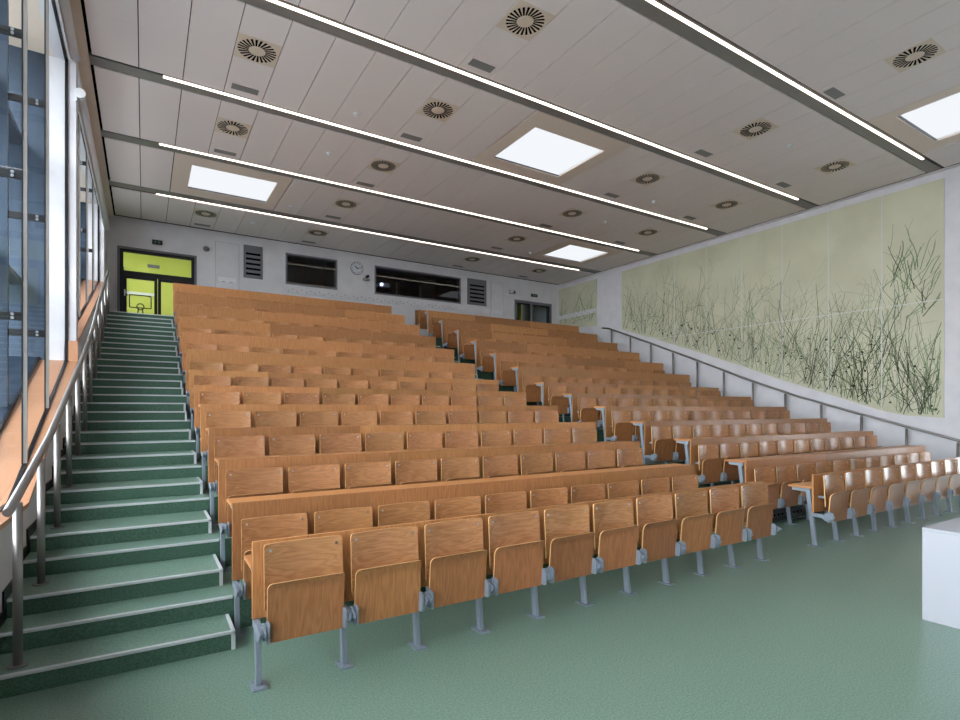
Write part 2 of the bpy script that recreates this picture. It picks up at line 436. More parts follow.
# skylights
slabels = ['square white skylight in the ceiling above the left stairs near the back', 'square white skylight in the middle of the ceiling', 'small looking white skylight near the far right ceiling corner', 'large white skylight cut by the right edge of the photo']
for s, lab in zip(SKY, slabels):
    cx, cy = (s[0] + s[1]) / 2, (s[2] + s[3]) / 2
    a = [c for c in cells if c[0] - .05 < cy < c[1]][0]
    t = empty('skylight', (cx, cy, ZC), lab, 'skylight', 'square skylights in the ceiling')
    fr = MB(); x0, x1, y0, y1 = s[4] + .012 - cx, s[5] - .012 - cx, a[0] + .005 - cy, a[1] - .005 - cy
    hx, hy = (s[1] - s[0]) / 2, (s[3] - s[2]) / 2
    fr.box(x0, -hx, y0, y1, 0, .03).box(hx, x1, y0, y1, 0, .03).box(-hx, hx, y0, -hy, 0, .03).box(-hx, hx, hy, y1, 0, .03)
    fr.obj('surround', M['skyframe'], t)
    we = MB()
    we.box(-hx - .02, -hx, -hy, hy, .03, .3).box(hx, hx + .02, -hy, hy, .03, .3).box(-hx, hx, -hy - .02, -hy, .03, .3).box(-hx, hx, hy, hy + .02, .03, .3)
    we.obj('well', M['white'], t)
    lv = MB()
    for q in range(4): lv.box(-hx, hx, hy - .05 + q * .012, hy - .044 + q * .012, .010, .016)
    lv.obj('blind_slats', M['fgrey'], t)
    dm = MB()                                # shallow hipped dome of four panes
    ap = (0, 0, .22); cs = [(-hx, -hy, .045), (hx, -hy, .045), (hx, hy, .045), (-hx, hy, .045)]
    for q in range(4): dm.poly([cs[q], cs[(q + 1) % 4], ap])
    dm.obj('dome', M['skyl'], t)
# swirl diffusers and vents
colx = {1.285: 'first column from the windows', 4.0: 'second column from the windows', 8.885: 'third column from the windows', 11.575: 'fourth column from the windows'}
DY = [3.14, 5.395, 7.73, 10.06, 12.375, 14.80]
DT = {14.80: 'nearest the back wall', 12.375: 'second from the back wall', 10.06: 'third from the back wall', 7.73: 'fourth from the back wall', 5.395: 'fifth from the back wall', 3.14: 'sixth from the back wall'}
pb = MB().box(-.263, .263, -.265, .265, -.003, .004).mesh('plate', M['diff'])
slm = MB()
for q in range(24):
    an = 2 * PI * q / 24; d = Vector((math.cos(an), math.sin(an), 0)); p = Vector((-d.y, d.x, 0))
    a, b = .105, .238
    sk_ = .02
    slm.hexa([tuple(d*a - p*.010 + Vector((0,0,-.0045))), tuple(d*b - p*.016 + p*sk_ + Vector((0,0,-.0045))), tuple(d*b + p*.016 + p*sk_ + Vector((0,0,-.0045))), tuple(d*a + p*.010 + Vector((0,0,-.0045))),
              tuple(d*a - p*.0085), tuple(d*b - p*.016 + p*sk_), tuple(d*b + p*.016 + p*sk_), tuple(d*a + p*.0085)])
slm = slm.mesh('slots', M['black'])
hub = MB().tube([(0, 0, -.012), (0, 0, 0)], .088, 24).mesh('hub', M['diff'])
gp = MB().box(-.215, .215, -.105, .105, -.004, .004).mesh('grille_frame', M['ceil'])
gm = MB().box(-.185, .185, -.075, .075, -.006, -.003).mesh('grille_mesh', M['grille'])
first = None; gfirst = None
for x, ct in colx.items():
    for y in DY:
        if (x == 1.285 and y in (3.14, 5.395, 12.375)) or (x == 4.0 and y == 3.14) or (x == 11.575 and y in (3.14, 12.375)): continue
        lab = 'beige swirl air diffuser, ' + ct + ', ' + DT[y]
        if first is None:
            first = empty('ceiling_diffuser', (x, y, ZC), lab, 'air diffuser', 'swirl air diffusers in the ceiling')
            inst('plate', pb, first); inst('slots', slm, first); inst('hub', hub, first)
        else:
            o = copy_tree(first); o.location = (x, y, ZC); o['label'] = lab
        gy = y + 1.01 if y < 14 else 15.74
        if y == 10.06: gy = 11.08
        lab = 'small grey ceiling vent grille, ' + ct + ', ' + DT[y]
        if gfirst is None:
            gfirst = empty('ceiling_vent', (x, gy, ZC), lab, 'vent', 'small rectangular ceiling vents')
            inst('grille_frame', gp, gfirst); inst('grille_mesh', gm, gfirst)
        else:
            o = copy_tree(gfirst); o.location = (x, gy, ZC); o['label'] = lab
kb = MB().tube([(0, 0, -.02), (0, 0, 0)], .055, 20).mesh('base', M['white'])
kd = MB().tube([(0, 0, -.045), (0, 0, -.02)], .032, 16).mesh('sensor_dome', M['white'])
dfirst = None
for (x, y, lab) in ((2.93, 8.52, 'white smoke detector between the window side diffusers, second ceiling bay'), (2.94, 10.09, 'white smoke detector left of the middle, third ceiling bay'), (2.94, 13.22, 'white smoke detector right beside the left skylight'),
                    (2.37, 14.85, 'white smoke detector left near the back wall'), (9.98, 8.5, 'white smoke detector right of the middle skylight'), (9.94, 5.39, 'white smoke detector between the two front right diffusers'),
                    (10.01, 13.25, 'white smoke detector left of the far right skylight'), (10.5, 14.82, 'white smoke detector right near the back wall'), (9.98, 10.06, 'white smoke detector between the third bay right diffusers')):
    if dfirst is None:
        dfirst = empty('smoke_detector', (x, y, ZC), lab, 'smoke detector', 'smoke detectors on the ceiling')
        inst('base', kb, dfirst); inst('sensor_dome', kd, dfirst)
    else:
        o = copy_tree(dfirst); o.location = (x, y, ZC); o['label'] = lab

# ------------------------------------------------------------------ seats and desk rows
def plate(w, zb, zt, rt, rb, yf, t, nx=14, nz=8):
    """curved plywood plate; front surface y = yf(x, s) with s the height 0..1, thickness t towards +y"""
    mb = MB(); bm = mb.bm
    us = [-1, -.97, -.93, -.87, -.78] + [-.6 + 1.2 * i / 6 for i in range(7)] + [.78, .87, .93, .97, 1]
    F, B = [], []
    for u in us:
        x = u * w / 2; d = w / 2 - abs(x)
        top = zt - (rt - math.sqrt(max(0, rt * rt - (rt - d) ** 2)) if d < rt else 0)
        bot = zb + (rb - math.sqrt(max(0, rb * rb - (rb - d) ** 2)) if d < rb else 0)
        cf, cb = [], []
        for j in range(nz + 1):
            z = bot + (top - bot) * j / nz; s = (z - zb) / (zt - zb)
            y = yf(x, s)
            cf.append(bm.verts.new((x, y, z))); cb.append(bm.verts.new((x, y + t, z)))
        F.append(cf); B.append(cb)
    n = len(us)
    for i in range(n - 1):
        for j in range(nz):
            f = bm.faces.new((F[i][j], F[i+1][j], F[i+1][j+1], F[i][j+1])); f.smooth = True
            f = bm.faces.new((B[i][j], B[i][j+1], B[i+1][j+1], B[i+1][j])); f.smooth = True
        for j in (0, nz):
            f = bm.faces.new([bm.verts.new(q.co) for q in (F[i][j], B[i][j], B[i+1][j], F[i+1][j])]); f.material_index = 1
    for i in (0, n - 1):
        for j in range(nz):
            f = bm.faces.new([bm.verts.new(q.co) for q in (F[i][j], F[i][j+1], B[i][j+1], B[i][j])]); f.material_index = 1
    return mb
SW = 0.452
def back_y(x, s): return -.036 + .020 * s - .028 * (2 * x / SW) ** 2
def pan_y(x, s):
    lip = max(0, (s - .86) / .14)
    return -.084 - .028 * s - .026 * lip ** 1.6 - .004 * (2 * x / SW) ** 2
me_back = plate(SW, 0.465, .834, .013, .012, back_y, .012).mesh('backrest', [M['wood_back'], M['edge']])
me_pan = plate(.436, .286, .634, .026, .012, pan_y, .014, nz=10).mesh('seat_pan', [M['wood_pan'], M['edge']])
me_screw = []
for sx in (-.19, .19):
    yy = back_y(sx, .9)
    me_screw.append(MB().tube([(sx, yy + .002, .795), (sx, yy - .004, .795)], .008, 10).mesh('screw', M['screw']))
hpts = [(-.142, .312), (-.128, .298), (-.07, .296), (-.07, .41), (-.092, .418), (-.128, .414), (-.142, .40)]
me_hp = {}
for sx in (-1, 1):
    me_hp[sx] = MB().prism(hpts, 'x', sx * .216 - .005, sx * .216 + .009 * (1 if sx > 0 else 0.6)).mesh('hinge_plate', M['grey'])
me_sup = MB()
for sx in (-.15, .15):
    me_sup.box(sx - .02, sx + .02, -.028, .049, .56, .585)
me_sup = me_sup.mesh('backrest_mount', M['grey'])

HIDDEN = {('right', 1, 9), ('right', 1, 10)} | {('right', 14, i) for i in range(1, 11)}   # outside the frame or wholly behind other rows
def seat(loc, label, group, screws):
    t = empty('folding_seat', loc, label, 'seat', group)
    b = inst('backrest', me_back, t)
    if screws:
        for q in me_screw: inst('screw', q, b)
    inst('seat_pan', me_pan, t)
    inst('hinge_plate', me_hp[-1], t); inst('hinge_plate', me_hp[1], t)
    inst('backrest_mount', me_sup, t)
    return t

BLK = {'left': (LX0, LX1, .565, LP, 10), 'right': (RX0, RX1, 6.645, RP, 11)}
def leg_meshes(h, foot=0.0):
    """post, foot plate, upper desk bracket, hinge arm with drum (h = desk underside)"""
    post = MB().hexa([(-.016, .026, .008), (.016, .026, .008), (.016, .074, .008), (-.016, .074, .008), (-.016, .026 + .118 * h, h), (.016, .026 + .118 * h, h), (.016, .074 + .118 * h, h), (-.016, .074 + .118 * h, h)]).bevel(.003).mesh('leg', M['grey'])
    fp = MB().box(-.042, .042, -.02, .115, 0, .008)
    for q in (-.003, .095): fp.tube([(.024, q, .008), (.024, q, .013)], .009, 8).tube([(-.024, q, .008), (-.024, q, .013)], .009, 8)
    fp = fp.mesh('foot_plate', M['grey'])
    arm = MB().prism([(.11, h - .048), (.11, h), (.31, h), (.31, h - .036)], 'x', -.014, .014).mesh('desk_bracket', M['grey'])
    hg = MB()
    hg.prism([(.08, .345), (-.02, .345), (-.07, .325), (-.07, .375), (-.02, .385), (.08, .385)], 'x', -.015, .015)
    nose = [(-.065, .318), (-.10, .312), (-.125, .325), (-.166, .358), (-.166, .372), (-.14, .384), (-.10, .402), (-.065, .402)]
    for q in (-.019, .011): hg.prism(nose, 'x', q, q + .008)
    hg.tube([(-.0185, -.103, .357), (.0185, -.103, .357)], .034, 18)
    hg = hg.mesh('hinge_arm', M['grey'])
    return post, fp, arm, hg
LEGS = {r: leg_meshes(h) for r, h in (('a', .670), ('b', 2 * RISE + .664), ('c', 3 * RISE + .664))}
DESK = {}
SEG = {'left': [[3, 4, 3], [4, 3, 3], [3, 3, 4], [2, 4, 4]], 'right': [[4, 4, 3], [3, 4, 4], [4, 3, 4], [2, 5, 4]]}
def bench(block, k):
    x0, x1, lx, pitch, n = BLK[block]
    e = (k - 1) / 12
    if block == 'left': x1 = 5.65 - .085 * e
    else: x0, x1 = 6.69 - .05 * e, 12.32 - .19 * e
    lift = 0 if k < 3 else .022 if k < 8 else .028 if k < 14 else 0; lx = x0 + .035; pitch = (x1 - .03 - lx) / n
    y, z = yrow(k), zrow(k)
    rise = zrow(k + 1) - z if k < 14 else 0
    typ = 'a' if rise == 0 else ('b' if rise < .3 else 'c')
    deskz = rise + (.696 if k == 1 else .69)
    top = .838 if k in (1, 14) else deskz + .006
    rowname = ('front' if k == 1 else 'rearmost' if (block, k) in (('left', 13), ('right', 14)) else ORD[k])
    t = empty('desk_row', (x0, y, z), 'long beech desk row with back panel, %s row of the %s block' % (rowname, block), 'desk', 'beech desk rows of the %s block' % block)
    seg = random.choice(SEG[block]); tot = sum(seg); e = 0
    for s in seg:
        a = (x1 - x0) * e / tot; e += s; b = (x1 - x0) * e / tot
        mb = MB().box(a + .001, b - .001, 0.05, .07, .39, top).bevel(.002)
        # pale edge band along the top
        o = mb.obj('back_panel', [M['wood_panel'], M['edge']], t)
    if k < 14:
        key = (block, k)
        if key not in DESK:
            mb = MB().prism([(-.002, .0715), (x1 - x0 + .002, .0715), (x1 - x0 + .002, .345), (-.002 , .345)], 'z', deskz - .026, deskz).bevel(.004, 2)
            DESK[key] = mb.mesh('desk_top', M['wood_desk'])
        inst('desk_top', DESK[key], t)
    post, fp, arm, hg = LEGS[typ]
    for i in range(n + 1):
        xx = lx + pitch * i - x0
        l = inst('leg', post, t, (xx, 0, 0))
        inst('foot_plate', fp, l)
        inst('hinge_arm', hg, t, (xx - .014, 0, lift))
        if k < 14: inst('desk_bracket', arm, t, (xx, 0, 0))
    for i in range(n):
        cx = lx - .014 + pitch * (i + .5)
        if (block, k, i) in HIDDEN: continue
        j = i + 1
        if block == 'left':
            pos = 'nearest the left stairs' if j == 1 else 'at the aisle end' if j == n else ORD[j] + ' from the left stairs'
        else:
            pos = 'nearest the aisle' if j == 1 else 'at the right wall end' if j == n else ORD[j] + ' from the aisle'
        seat((cx, y, z + lift), 'folded beech seat %s, %s row of the %s block' % (pos, rowname, block), 'folding seats, %s row of the %s block' % (rowname, block), k <= 6)
for k in range(1, 15):
    for b in ('left', 'right'):
        if (b, k) != ('left', 14): bench(b, k)

# vent squares in the first riser behind the front right rows
t = empty('riser_vent', (6.62, fy(3) - .012, .03), 'dark vent strip of small squares under the second row, right block', 'vent')
MB().box(0, 5.4, 0, .012, .0, .17).obj('vent_plate', M['blackmetal'], t)
vs = MB().box(0, .06, -.004, 0, 0, .06).box(.008, .052, -.006, -.003, .008, .052, 1).mesh('vent_square', [M['fgrey'], M['black']])
for i in range(16): inst('vent_square', vs, t, (.08 + i * .1, 0, .06))

# ------------------------------------------------------------------ handrails
RAIL = [(3.72, .905), (4.04, .997), (4.94, 1.266), (5.98, 1.578), (7.07, 1.915), (8.0, 2.25), (8.6, 2.48), (9.3, 2.77), (9.85, 2.99), (10.89, 3.40), (12.05, 3.86), (13.42, 4.38)]
RAILL = [(3.80, 1.05), (4.53, 1.21), (5.33, 1.40), (6.85, 1.87), (8.0, 2.24), (8.69, 2.47), (9.6, 2.82), (10.9, 3.41), (12.6, 4.12), (13.42, 4.44)]
for (x, lab, side) in ((-.62, 'steel handrail on posts along the left stairs under the windows', 1), (13.49, 'steel handrail on posts along the right wall below the mural', -1)):
    RL = RAILL if side > 0 else RAIL
    t = empty('handrail', (x, 3.72, 0), lab, 'handrail', 'stair handrails')
    MB().tube([(0, y - 3.72, z) for y, z in RL] + [(0, 13.72 - 3.72, RL[-1][1] + .06)], .0245 if side > 0 else .026, 14).obj('rail', M['steel'], t)
    for i in range(12):
        y = 4.07 + PITCH * i
        zf = zstair(y); zt = prof(RL, y); pr = .0235 if side > 0 else .027
        p = MB().tube([(0, 0, zf), (0, 0, zt - .045)], pr, 14).tube([(0, 0, zt - .05), (0, 0, zt - .012)], .007, 8).obj('post', M['steel'], t)
        p.location = (0, y - 3.72, 0)
        q = MB().tube([(0, 0, zf), (0, 0, zf + .008)], .05, 18).obj('foot_plate', M['steel'], p)

# ------------------------------------------------------------------ back wall: doors, booth windows, fittings
def frame(mb, x0, x1, z0, z1, w, y0, y1, bottom=True, mi=0):
    mb.box(x0, x0 + w, y0, y1, z0, z1, mi).box(x1 - w, x1, y0, y1, z0, z1, mi).box(x0 + w, x1 - w, y0, y1, z1 - w, z1, mi)
    if bottom: mb.box(x0 + w, x1 - w, y0, y1, z0, z0 + w, mi)
    return mb
o = frame(MB(), D1[0], D1[1], ZT, D1[3], .05, YB - .02, YB + .2, False)
struct('door_1', o, M['fgrey']); DO = bpy.data.objects['door_1']
mb = frame(MB(), D1[0] + .05, D1[1] - .05, ZT, D1[3] - .05, .075, YB + .02, YB + .08, False)
mb.box(D1[0] + .1, D1[1] - .1, YB + .02, YB + .08, 4.98, 5.10)
mb.obj('transom_frame', M['blackmetal'], DO)
xm = .30
for a, b in ((D1[0] + .125, xm - .005), (xm + .005, D1[1] - .125)):
    lf = frame(MB(), a, b, ZT + .01, 4.98, .07, YB + .03, YB + .07).obj('door_leaf', M['blackmetal'], DO)
    MB().box(a + .07, b - .07, YB + .045, YB + .055, ZT + .08, 4.91).obj('pane', M['glass'], lf)
MB().box(D1[0] + .125, D1[1] - .125, YB + .045, YB + .055, 5.10, D1[3] - .125).obj('transom_pane', M['glass'], DO)
MB().box(D1[0] + .14, D1[0] + .17, YB - .02, YB + .03, 4.46, 4.62).box(D1[0] + .14, D1[0] + .26, YB - .03, YB - .015, 4.55, 4.57).obj('handle', M['screw'], DO)
# lime corridor behind the left door
CY = YB + 3.2
cr = MB()
cr.box(-2.5, 2.6, CY, CY + .1, ZT - .5, 6.6)
cr.box(-2.6, -2.5, YB + .25, CY, ZT - .5, 6.6).box(2.6, 2.7, YB + .25, CY, ZT - .5, 6.6)
struct('wall_corridor', cr, M['lime'])
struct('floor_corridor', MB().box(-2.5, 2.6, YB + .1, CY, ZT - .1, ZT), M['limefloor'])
struct('ceiling_corridor', MB().box(-2.6, 2.7, YB + .25, CY + .1, 6.5, 6.6), M['white'])
t = empty('corridor_fill_lamp', (.2, YB + 1.5, 6.475), 'unseen lamp added to light the corridor behind the left glass door', 'ceiling light')  # out of view, added to brighten the lime corridor
MB().box(-1.2, 1.2, -.3, .3, -.01, .0).obj('diffuser', M['lamp'], t)
MB().box(-1.22, 1.22, -.32, .32, .0, .02).obj('housing', M['white'], t)
t = empty('tube_frame_stand', (-.09, CY - .5, ZT), 'black tubular frame stand seen through the left glass door', 'stand')
f = MB()
for a, b in (((-.27, 0, .97), (.27, 0, .97)), ((.27, 0, .97), (.27, 0, 1.34)), ((.27, 0, 1.34), (-.27, 0, 1.34)), ((-.27, 0, 1.34), (-.27, 0, .97))): f.tube([a, b], .015, 8)
f.obj('frame', M['blackmetal'], t)
f = MB()
f.tube([(.09 * math.cos(a) , -.02, 1.0 + .09 * math.sin(a)) for a in [PI * q / 10 for q in range(0, 21)]], .015, 8)
f.obj('ring', M['blackmetal'], t)
for sx in (-1, 1): MB().tube([(sx * .05, 0, .95), (sx * .16, 0, 0)], .016, 8).obj('leg', M['blackmetal'], t)
t = empty('wall_grille', (.25, CY, 6.0), 'small grey grille high on the lime green corridor wall', 'vent')
MB().box(-.16, .16, -.02, 0, -.05, .05).obj('cover', M['fgrey'], t)
t = empty('corridor_pipe', (-.55, CY - .14, 4.9), 'grey vertical pipe on the lime green corridor wall', 'pipe')
MB().tube([(0, 0, -1.2), (0, 0, .95)], .05, 12).obj('pipe_run', M['fgrey'], t)
MB().box(-.08, .08, -.02, .1, .3, .36).obj('clamp', M['dgrey'], t)
t = empty('wall_shelf', (-.15, CY, 5.12), 'pale narrow board on the lime green corridor wall', 'shelf')
MB().box(-.45, .45, -.06, 0, -.04, .04).obj('board', M['white'], t)
MB().box(-.3, -.27, -.05, 0, -.09, -.04).box(.27, .3, -.05, 0, -.09, -.04).obj('bracket', M['fgrey'], t)
# right door
o = frame(MB(), D2[0], D2[1], ZT, D2[3], .09, YB - .02, YB + .2, False)
struct('door_2', o, M['fgrey']); DO = bpy.data.objects['door_2']
xm = (D2[0] + D2[1]) / 2 - .08
MB().box(xm - .045, xm + .045, YB + .0, YB + .1, ZT, D2[3] - .09).obj('mullion', M['fgrey'], DO)
for a, b in ((D2[0] + .09, xm - .045), (xm + .045, D2[1] - .09)):
    lf = frame(MB(), a, b, ZT + .01, D2[3] - .09, .05, YB + .03, YB + .07).obj('door_leaf', M['blackmetal'], DO)
    MB().box(a + .05, b - .05, YB + .045, YB + .055, ZT + .06, D2[3] - .14).obj('pane', M['glass'], lf)
cr = MB().box(9.8, 13.6, YB + 2.4, YB + 2.5, ZT - .3, 6.6).box(9.7, 9.8, YB + .25, YB + 2.4, ZT - .3, 6.6)
struct('wall_lobby', cr, M['lime'])
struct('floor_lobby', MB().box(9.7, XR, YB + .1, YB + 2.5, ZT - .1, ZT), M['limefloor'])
struct('ceiling_lobby', MB().box(9.7, XR, YB + .25, YB + 2.5, 6.5, 6.6), M['white'])
mb = MB(); frame(mb, 12.75, 13.45, ZT, 5.45, .08, YB + 2.36, YB + 2.4, False)
mb.box(12.83, 13.37, YB + 2.38, YB + 2.4, ZT, 5.37)
tag(mb.obj('lobby_door', M['blackmetal']), kind='structure')
# booth windows and dark booth
struct('wall_booth', MB().box(2.9, 9.6, YB + 2.6, YB + 2.7, 4.2, 6.7).box(2.8, 2.9, YB + .25, YB + 2.6, 4.2, 6.7).box(9.6, 9.68, YB + .25, YB + 2.6, 4.2, 6.7).box(5.3, 5.4, YB + .25, YB + 2.6, 4.2, 6.7), M['booth'])
struct('floor_booth', MB().box(2.8, 9.68, YB + .1, YB + 2.7, 4.1, 4.2), M['booth'])
struct('ceiling_booth', MB().box(2.8, 9.68, YB + .25, YB + 2.7, 6.6, 6.7), M['booth'])
for n, B in ((3, B1), (4, B2)):
    o = frame(MB(), B[0], B[1], B[2], B[3], .045, YB - .015, YB + .2)
    struct('window_%d' % n, o, M['fgrey']); w = bpy.data.objects['window_%d' % n]
    MB().box(B[0] + .045, B[1] - .045, YB + .03, YB + .04, B[2] + .045, B[3] - .045).obj('pane', M['booth_glass'], w)
t = empty('projector', (6.52, YB + .55, 5.58), 'small lit projector behind the long booth window', 'projector')
MB().box(-.05, .30, -.15, .25, 0, .15).bevel(.01).obj('body', M['white'], t)
MB().tube([(.02, -.17, .09), (.02, -.15, .09)], .042, 16).obj('lens', M['proj'], t)
MB().box(-.1, .4, -.2, .3, -.03, 0).obj('shelf', M['booth'], t)
MB().box(.1, .16, .0, .06, -1.38, -.03).obj('post', M['blackmetal'], t)
for (x, lab) in ((7.35, 'dark equipment stand left of centre behind the long booth window'), (8.25, 'dark equipment stand right of centre behind the long booth window')):
    t = empty('equipment_stand', (x, YB + 1.1, 4.2), lab, 'equipment stand', 'equipment stands in the booth')
    MB().box(-.25, .25, -.2, .2, 0, .9).bevel(.01).obj('cabinet', M['fgrey'], t)
    MB().box(-.18, .18, -.15, .15, .9, 1.32).bevel(.01).obj('monitor', M['blackmetal'], t)
    MB().box(-.03, .03, -.03, .03, 1.32, 1.75).obj('pole', M['fgrey'], t)
# louvre vents
for (x0, x1, z0, z1, lab) in ((2.34, 2.84, 5.27, 6.18, 'grey louvre panel left of the small booth window'), (9.52, 10.3, 5.27, 6.175, 'grey louvre panel right of the long booth window')):
    t = empty('louvre_vent', ((x0 + x1) / 2, YB, z0), lab, 'vent', 'grey louvre panels on the back wall')
    w, h = (x1 - x0) / 2, z1 - z0
    MB().box(-w, w, -.02, 0, 0, h).obj('face_plate', M['fgrey'], t)
    for i in range(5):
        zz = .09 + i * .138
        MB().box(-w * .76, w * .76, -.024, -.018, zz, zz + .06).obj('slot', M['black'], t)
# pale acoustic panels
for (x0, x1, z0, z1, lab) in ((1.64, 2.22, 4.3, 6.15, 'pale flat access panel between the left door and the louvre'), (10.5, 11.03, 4.4, 6.16, 'pale flat access panel left of the right door')):
    t = empty('wall_panel', ((x0 + x1) / 2, YB, z0), lab, 'wall panel', 'pale access panels on the back wall')
    w, h = (x1 - x0) / 2, z1 - z0
    MB().box(-w, w, -.012, 0, 0, h).bevel(.003).obj('panel_face', M['wall'], t)
    MB().box(-w - .008, w + .008, -.004, 0, -.008, h + .008).obj('shadow_gap', M['dgrey'], t)
t = empty('wall_box', (1.92, YB - .012, 5.13), 'white rectangular box on the access panel by the left door', 'box')
MB().box(-.23, .23, -.03, 0, -.075, .075).bevel(.005).obj('cover', M['white'], t)
MB().box(-.13, -.05, -.034, -.03, -.05, -.035).box(.06, .14, -.034, -.03, -.05, -.035).obj('slot', M['dgrey'], t)
t = empty('wall_box', (10.77, YB - .012, 5.08), 'small white box on the access panel by the right door', 'box')
MB().box(-.13, .13, -.03, 0, -.05, .05).bevel(.005).obj('cover', M['white'], t)
MB().box(-.06, .06, -.034, -.03, -.03, -.02).obj('slot', M['dgrey'], t)
# clock
t = empty('wall_clock', (5.575, YB, 5.962), 'round white wall clock between the two booth windows', 'clock')
MB().tube([(0, -.03, 0), (0, 0, 0)], .20, 40).obj('case', M['fgrey'], t)
MB().tube([(0, -.034, 0), (0, -.03, 0)], .185, 40).obj('dial', M['paper'], t)
tk = MB()
for i in range(12):
    a = 2 * PI * i / 12; c, s = math.sin(a), math.cos(a); p = (s, -c)
    r0, r1, w = .14, .172, .009
    tk.hexa([(c*r0-p[0]*w, -.036, s*r0-p[1]*w), (c*r1-p[0]*w, -.036, s*r1-p[1]*w), (c*r1+p[0]*w, -.036, s*r1+p[1]*w), (c*r0+p[0]*w, -.036, s*r0+p[1]*w),
             (c*r0-p[0]*w, -.034, s*r0-p[1]*w), (c*r1-p[0]*w, -.034, s*r1-p[1]*w), (c*r1+p[0]*w, -.034, s*r1+p[1]*w), (c*r0+p[0]*w, -.034, s*r0+p[1]*w)])
tk.obj('hour_marks', M['blackmetal'], t)
for nm, a, r, w in (('hour_hand', 306, .105, .011), ('minute_hand', 78, .155, .008)):
    a = math.radians(a); c, s = math.sin(a), math.cos(a); p = (s, -c); r0 = -.03
    MB().hexa([(c*r0-p[0]*w, -.041, s*r0-p[1]*w), (c*r-p[0]*w, -.041, s*r-p[1]*w), (c*r+p[0]*w, -.041, s*r+p[1]*w), (c*r0+p[0]*w, -.041, s*r0+p[1]*w),
               (c*r0-p[0]*w, -.037, s*r0-p[1]*w), (c*r-p[0]*w, -.037, s*r-p[1]*w), (c*r+p[0]*w, -.037, s*r+p[1]*w), (c*r0+p[0]*w, -.037, s*r0+p[1]*w)]).obj(nm, M['blackmetal'], t)
# small camera under the clock
t = empty('wall_camera', (5.86, YB, 5.66), 'small grey camera on a bracket right below the clock', 'camera')
MB().box(-.10, .10, -.10, 0, -.05, .02).bevel(.008).obj('bracket', M['dgrey'], t)
MB().tube([(.02, -.16, .07), (.02, -.02, .07)], .045, 14).obj('camera_body', M['blackmetal'], t)
MB().box(-.015, .015, -.08, -.05, .0, .04).obj('neck', M['blackmetal'], t)
t = empty('wall_speaker', (1.41, YB, 5.91), 'small dark round dome on the wall right of the left door', 'wall dome')
MB().tube([(0, -.03, 0), (0, 0, 0)], .075, 20).obj('base', M['dgrey'], t)
bm_ = MB(); bmesh.ops.create_uvsphere(bm_.bm, u_segments=16, v_segments=10, radius=.062)
for f_ in bm_.bm.faces: f_.smooth = True
d = bm_.obj('dome', M['fgrey'], t); d.location = (0, -.05, 0)
t = empty('motion_detector', (11.38, YB, 5.90), 'white motion sensor on the wall left above the right door', 'sensor')
MB().box(-.11, .06, -.09, 0, -.055, .055).bevel(.01).obj('housing', M['white'], t)
MB().box(.06, .13, -.10, 0, -.045, .045).bevel(.006).obj('sensor_eye', M['fgrey'], t)
# exit signs
for (x, z, w, lab) in ((.29, 5.90, .115, 'dark exit sign box above the left glass door'), (12.42, 5.885, .14, 'dark exit sign box above the right door')):
    t = empty('exit_sign', (x, YB, z), lab, 'exit sign', 'exit signs on the back wall')
    MB().box(-w, w, -.05, 0, -.055, .055).bevel(.004).obj('sign_box', M['signdark'], t)
    g_ = MB()
    g_.box(-w * .6, -w * .35, -.053, -.05, -.02, .02)
    g_.prism([(-w * .35, -.034), (-w * .35, .034), (-w * .1, 0)], 'y', -.053, -.05)
    g_.box(w * .15, w * .6, -.053, -.05, -.03, .03)
    g_.obj('pictogram', M['signmark'], t)
# coat rack
def coat_rack(loc, L, h, n, lab, axis):
    t = empty('coat_hook_rail', loc, lab, 'coat rack', 'white coat hook boards')
    if axis == 'x': MB().box(0, L, -.02, 0, 0, h).bevel(.003).obj('board', M['wall'], t)
    else: MB().box(-.02, 0, 0, L, 0, h).bevel(.003).obj('board', M['wall'], t)
    hk = MB().tube([(0, 0, 0), (0, -.025, -.003), (0, -.03, .012)], .006, 6).box(-.012, .012, -.004, 0, -.014, .014)
    me = hk.mesh('hook', M['dgrey'])
    for r in range(2):
        for i in range(n):
            p = .08 + (L - .16) * (i + .5 * r) / n
            o = inst('hook', me, t, (p, -.02, h * (.70 if r else .3)) if axis == 'x' else (-.02, p, h * (.70 if r else .3)))
            if axis == 'y': o.rotation_euler = (0, 0, -PI / 2)
coat_rack((3.45, YB - .002, 4.985), 5.82, .15, 22, 'long white coat hook board under the booth windows', 'x')

# ------------------------------------------------------------------ murals on the right wall
def strokes(region, starts, seed, ymin, ymax):
    rnd = random.Random(seed); mb = MB()
    X = XR - .0215
    def quad(p, q, w0, w1, mi):
        d = (q[0] - p[0], q[1] - p[1]); l = math.hypot(*d)
        if l < 1e-5: return
        n = (-d[1] / l, d[0] / l)
        mb.poly([(X, p[0] - n[0]*w0, p[1] - n[1]*w0), (X, q[0] - n[0]*w1, q[1] - n[1]*w1), (X, q[0] + n[0]*w1, q[1] + n[1]*w1), (X, p[0] + n[0]*w0, p[1] + n[1]*w0)], mi)
    def ok(p): return region(p[0], p[1])
    def grow(p, a, w, L, depth, mi):
        n = int(L / .09)
        for i in range(n):
            a += rnd.gauss(0, .10) + (PI / 2 - a) * .03
            q = (p[0] + .09 * math.cos(a), p[1] + .09 * math.sin(a))
            if not ok(q): return
            w1 = max(.0022, w * (1 - .35 / n))
            quad(p, q, w, w1, mi); p, w = q, w1
            if depth < 3 and rnd.random() < .11:
                grow(p, a + rnd.choice((-1, 1)) * rnd.uniform(.3, .9), w * .7, L * rnd.uniform(.3, .6), depth + 1, mi)
    for (y, z, L, w, mi, a) in starts(rnd): grow((y, z), a, w, L, 0, mi)
    return mb, quad, rnd, X
